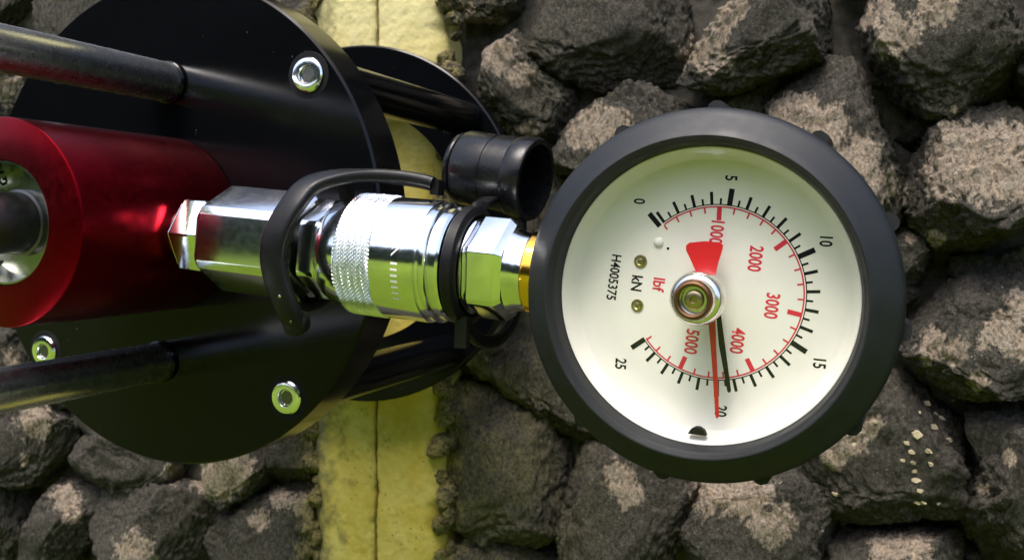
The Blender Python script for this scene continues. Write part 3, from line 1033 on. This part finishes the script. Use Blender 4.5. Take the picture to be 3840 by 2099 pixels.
def vang(v):
    return 131.2 if v < 0.25 else 82.0-11.32*(v-5)
def arc(r, a0, a1, wdt, mat, h=0.0):
    n = 120
    c = GC+GN*(H0+h)+DC[0]*G1+DC[1]*G2
    vs_, fs = [], []
    for i in range(n+1):
        t = R_(a0+(a1-a0)*i/n)
        e = G1*math.cos(t)+G2*math.sin(t)
        vs_ += [c+e*(r-wdt/2), c+e*(r+wdt/2)]
    for i in range(n):
        fs.append((2*i, 2*i+1, 2*i+3, 2*i+2))
    part('scale_arc', mesh_of(vs_, fs), mat, dial, None)
arc(25.1, vang(1)+1, vang(25), 0.30, 'ink_black')
arc(24.45, vang(0)-3, vang(25), 0.42, 'ink_red')
for i in range(0, 51):
    v = i*0.5
    if v == 0.5:
        continue
    if i % 10 == 0:
        amark(24.9, 29.8, vang(v), 1.5, 'ink_black', 'major_tick')
    elif i % 2 == 0:
        amark(25.0, 28.7, vang(v), 0.9, 'ink_black', 'tick')
    else:
        amark(25.0, 26.9, vang(v), 0.6, 'ink_black', 'minor_tick')
for k in range(1, 29):
    v = k*200*0.0044482
    if k % 5 == 0:
        amark(20.6, 24.3, vang(v), 1.35, 'ink_red', 'major_tick')
    else:
        amark(22.7, 24.3, vang(v), 0.50, 'ink_red', 'minor_tick')
TA = -96
def numeral(s, px, size, mat, wid=0.72, ang=TA, name='numeral'):
    x, y = px2g(px, H0)
    place_text(name, s, size, GC, G1, G2, GN, H0, x, y, ang, mat, dial, wid)
for s, px in (('0', (2398, 755)), ('5', (2742, 668)), ('10', (3098, 906)), ('15', (3073, 1363)), ('20', (2703, 1540)), ('25', (2328, 1363))):
    numeral(s, px, 4.7, 'ink_black', 0.72, TA+3)
for s, px in (('1000', (2688, 872)), ('2000', (2833, 970)), ('3000', (2895, 1147)), ('4000', (2766, 1277)), ('5000', (2594, 1281))):
    numeral(s, px, 5.2, 'ink_red', 0.70, TA)
numeral('H4005375', (2302, 1040), 4.1, 'ink_black', 0.80, TA-1, 'serial_number')
numeral('kN', (2388, 1062), 4.6, 'ink_black', 0.85, TA, 'unit_mark')
numeral('lbf', (2470, 1068), 4.8, 'ink_red', 0.85, TA, 'unit_mark')
for px, r in (((2402, 980), 2.0), ((2390, 1145), 1.9)):
    x, y = px2g(px, H0)
    part('rivet', lathe(GC+G1*x+G2*y, GN, [(H0-0.02, r), (H0+0.35, r*0.92), (H0+0.4, r*0.62), (H0+0.1, r*0.45), (H0+0.35, 0)], 28), 'brass_old', dial, 40)
x, y = px2g((2470, 908), H0)
part('stop_pin', lathe(GC+G1*x+G2*y, GN, [(H0-0.02, 1.5), (H0+0.5, 1.3), (H0+0.9, 0.7), (H0+1.0, 0)], 24), 'dial', dial, 60)
x, y = px2g((2505, 932), H0)
part('dot_mark', lathe(GC+G1*x+G2*y, GN, [(H0+0.0, 0.42), (H0+0.02, 0)], 12), 'ink_black', dial, None)
x, y = px2g((2613, 1616), -1.4)
part('edge_notch', prism([(-2.6, -0.9), (2.6, -1.1), (2.0, 0.3), (0.7, 1.1), (-0.6, 1.1), (-1.8, 0.4)], GC+G1*x+G2*y, G1, G2, GN, -3.6, -1.4), 'ink_black', dial, None)
# needles
NC = (0.45, 0.35)
def needle(pts_px, h, thick, mat, name):
    pts = [px2g(q, h) for q in pts_px]
    return part(name, prism(pts, GC, G1, G2, GN, h, h+thick), mat, gauge, None)
needle([(2684, 1150), (2700, 1150), (2742, 1464), (2736, 1472), (2728, 1466), (2696, 1290)], -3.6, 0.35, 'ink_black', 'black_needle')
needle([(2652, 1150), (2682, 1150), (2686, 1300), (2692, 1420), (2697, 1560), (2690, 1568), (2684, 1560), (2672, 1380), (2664, 1280)], -1.9, 0.4, 'needle_red', 'red_needle')
needle([(2616, 1030), (2592, 975), (2574, 938), (2574, 920), (2586, 910), (2640, 904), (2698, 908), (2712, 918), (2710, 936), (2694, 985), (2684, 1030)], -1.9, 0.5, 'needle_red', 'pointer_tail')
lens = part('lens', gl([(-0.6, 42.05), (-0.45, 41.5), (0.1, 30), (0.4, 15), (0.5, 0)], 160), 'glass', gauge, 60)
KZ = 0.66
def kz(prof):
    return [(h*KZ if h > 0 else h, r) for h, r in prof]
knob = part('reset_knob', gl(kz([(-3.5, 3.0), (-1.0, 3.0), (-0.8, 6.4), (0.6, 6.9), (3.5, 7.4), (9.0, 7.6), (12.0, 7.2), (13.4, 6.5), (14.2, 5.8), (17.6, 5.4), (18.8, 5.0), (19.1, 4.5), (18.2, 4.0), (14.5, 3.8), (14.5, 0)]), 72), 'nickel', gauge, 40)
part('brass_core', gl(kz([(14.4, 2.7), (16.6, 2.5), (17.0, 2.0), (17.0, 1.0), (15.6, 0.8), (15.6, 0)]), 32), 'brass_old', knob, 40)
part('knob_ring', gl(kz([(17.7, 5.45), (18.9, 5.1), (19.25, 4.5), (18.9, 3.85), (17.6, 3.75)]), 48), 'brown', knob, 40)
part('case', gl([(-38.2, 0), (-38.2, 44), (-10.4, 44), (-10.4, 0)], 96), 'case_black', gauge, 40)
# fitting that screws into the coupling
part('fitting_hex', hexprism(FO, FA, X2s(153.2), X2s(166.2), 17.2, 0.13, 1.0, 2.2, UPF, edge_bev=1.1), 'zinc', gauge, 25)
part('fitting_collar', fl([(147.3, 0), (147.3, 15.5), (152.8, 15.5), (153.1, 12), (166, 12), (166.1, 13.6), (168.6, 12.6), (171.6, 12.4), (172.2, 11.4), (172.2, 0)]), 'zinc', gauge, 28)
part('brass_ring', fl([(172.0, 0), (172.0, 12.6), (172.6, 13.2), (176.2, 13.2), (177.2, 12.4), (186, 12.4), (186, 0)]), 'brass', gauge, 28)

# ================================================================== STRAP AND DUST CAP
axis_pt = lambda p: FO+np.array(FA)*((p-FO)@np.array(FA))
st = empty('rubber_strap', (88, -30, -33))
tag(st, 'black rubber strap looped over the hexagonal body of the silver coupling', 'strap')
def spart(name, mesh, mat, parent, smooth=50):
    return part(name, mesh, mat, parent, smooth)
sp_ = [(95.6, -48.5, -32.5), (94.4, -51.4, -26.5), (92.0, -53.6, -17.5), (91.0, -54.2, -9), (92.6, -53.2, -1), (95.8, -49.6, 7.4), (98.5, -44.0, 13.4), (105, -37.0, 16.4), (114, -30.0, 17.2), (124, -26.5, 16.4), (131, -25.5, 15.2), (134.5, -25.0, 14.2)]
loop = spart('loop', strapmesh(sp_, lambda p, t: p-axis_pt(p), 9.0, 4.6), 'strap', st)
# the far half of the loop, behind the coupling
sp2 = [(105, -36.0, 16.0), (99, -29, 18), (95, -19, 16.5), (92, -10, 9), (91, -8, -5), (90, -12, -18), (89, -24, -26.5), (88.5, -38, -28), (88.5, -47, -25)]
spart('loop', strapmesh(sp2, lambda p, t: p-axis_pt(p), 6.0, 2.8), 'strap', st)
tab = spart('end_tab', lathe((95.8, -48.4, -31.6), (0, -1, 0), [(-2.4, 0), (-2.4, 4.0), (0, 4.6), (1.6, 4.4), (2.3, 3.6), (2.5, 0)], 32), 'strap', st)
for q in ((94.0, -54.2, -22.5), (96.2, -51.2, -30.6)):
    spart('stud', lathe(q, (0.2, -1, 0.2), [(-1.6, 1.5), (0.2, 1.4), (0.6, 0.9), (0.6, 0)], 16), 'case_black', st)
    spart('stud_tip', lathe(q, (0.2, -1, 0.2), [(0.55, 0.7), (0.9, 0.5), (1.0, 0)], 12), 'nickel', st)
spart('buckle', boxmesh((135.6, -25, 13.4), (1.5, 0, -0.2), (0, 2.4, 0), (0.2, 0, 2.6)), 'strap', st)

cap = empty('dust_cap', (147, 0, 6))
tag(cap, 'black plastic dust cap hanging above the coupling on its ring', 'dust cap')
C0 = np.array((131.6, 0.0, 22.0)); C1 = np.array((162.5, -3.0, 16.6))
CA = C1-C0; CL = np.linalg.norm(CA); CA = CA/CL
spart('body', lathe(C0, CA, [(0, 0), (0, 10.4), (0.6, 11.8), (1.8, 12.4), (2.4, 12.2), (2.8, 11.6), (3.3, 11.7), (3.7, 12.9), (4.4, 13.3), (15.0, 13.3), (15.3, 13.0), (15.9, 13.0), (16.2, 13.4), (24.0, 13.6), (24.4, 14.0), (25.6, 14.4), (CL-0.8, 14.5), (CL, 14.1), (CL, 12.4), (CL-12, 12.0), (CL-12, 0)], 96), 'cap', cap, 30)
# retaining ring round the fitting and its link up to the cap
a_, u_, v_ = frame(FA, UPF)
ringp = []
for k in range(33):
    t = 2*math.pi*k/32
    ringp.append(FO+a_*X2s(150.0)+(u_*math.cos(t)+v_*math.sin(t))*17.6)
spart('ring', lathe(FO, FA, [(X2s(147.6), 16.6), (X2s(147.8), 18.4), (X2s(148.6), 19.3), (X2s(151.6), 19.3), (X2s(152.4), 18.4), (X2s(152.6), 16.6)], 96, close=True), 'strap', cap, 40)
spart('link', strapmesh([(150, -22, 7.5), (150, -14, 9.5), (149.5, -7, 9.0), (149, -2, 7.5)], lambda p, t: (0, 0, 1), 6, 2.6), 'strap', cap)
spart('ring_tab', boxmesh((151.0, -38, -33.0), (2.0, 0, 0), (0, 1.4, 0), (0.1, 0, 5.0)), 'cap', cap)
spart('cord', strapmesh([(151, -37, -30), (153, -30, -36), (156, -20, -37), (158, -10, -30), (158, -4, -15), (157, -2, 3)], lambda p, t: (1, 0, 0), 4.4, 3.0), 'strap', cap)

# ------------------------------------------------------------------ chips on the large stone (dropped onto its face along the wall's normal)
bpy.context.view_layer.update()
dg = bpy.context.evaluated_depsgraph_get()
cv, cf = [], []
for k, (x, y, r) in enumerate(chip_px):
    p0 = ray_y((x, y), 100)
    dirv = p0-CAM; dirv /= np.linalg.norm(dirv)
    hit, loc, nor, idx, ob, _ = sc.ray_cast(dg, Vector(p0*K), Vector(dirv))
    if not hit:
        continue
    c = np.array(loc)/K; n = np.array(nor)
    rr = r/7.6*rng.uniform(0.5, 1.0)
    e1 = np.cross(n, [0.3, 0.2, 1]); e1 /= np.linalg.norm(e1); e2 = np.cross(n, e1)
    b = len(cv)
    m = 7
    an = np.linspace(0, 2*np.pi, m, endpoint=False)+rng.uniform(-.3, .3, m)
    rd = rr*rng.uniform(0.6, 1.15, m)
    for hgt, s in ((-0.3, 1.0), (0.35, 0.85)):
        for t, q in zip(an, rd):
            cv.append(c+n*(hgt+rng.uniform(-.1, .1))+(e1*math.cos(t)*1.2+e2*math.sin(t)*0.85)*q*s)
    cf.append(tuple(range(b+m, b+2*m)))
    for i in range(m):
        j = (i+1) % m
        cf.append((b+i, b+j, b+m+j, b+m+i))
M['chip'] = simple('pale_chip', (0.36, 0.30, 0.20), 0.8, 0, 0.3, cvar=0.3, nscale=0.4, bumpv=(1.0, 0.3))
if cv:
    me = mesh_of(cv, cf)
    bm = bmesh.new(); bm.from_mesh(me); bmesh.ops.recalc_face_normals(bm, faces=bm.faces[:]); bm.to_mesh(me); bm.free()
    o = link('stone_chips', me, 'chip')
    tag(o, kind='stuff')
    child_mesh(o, wall)
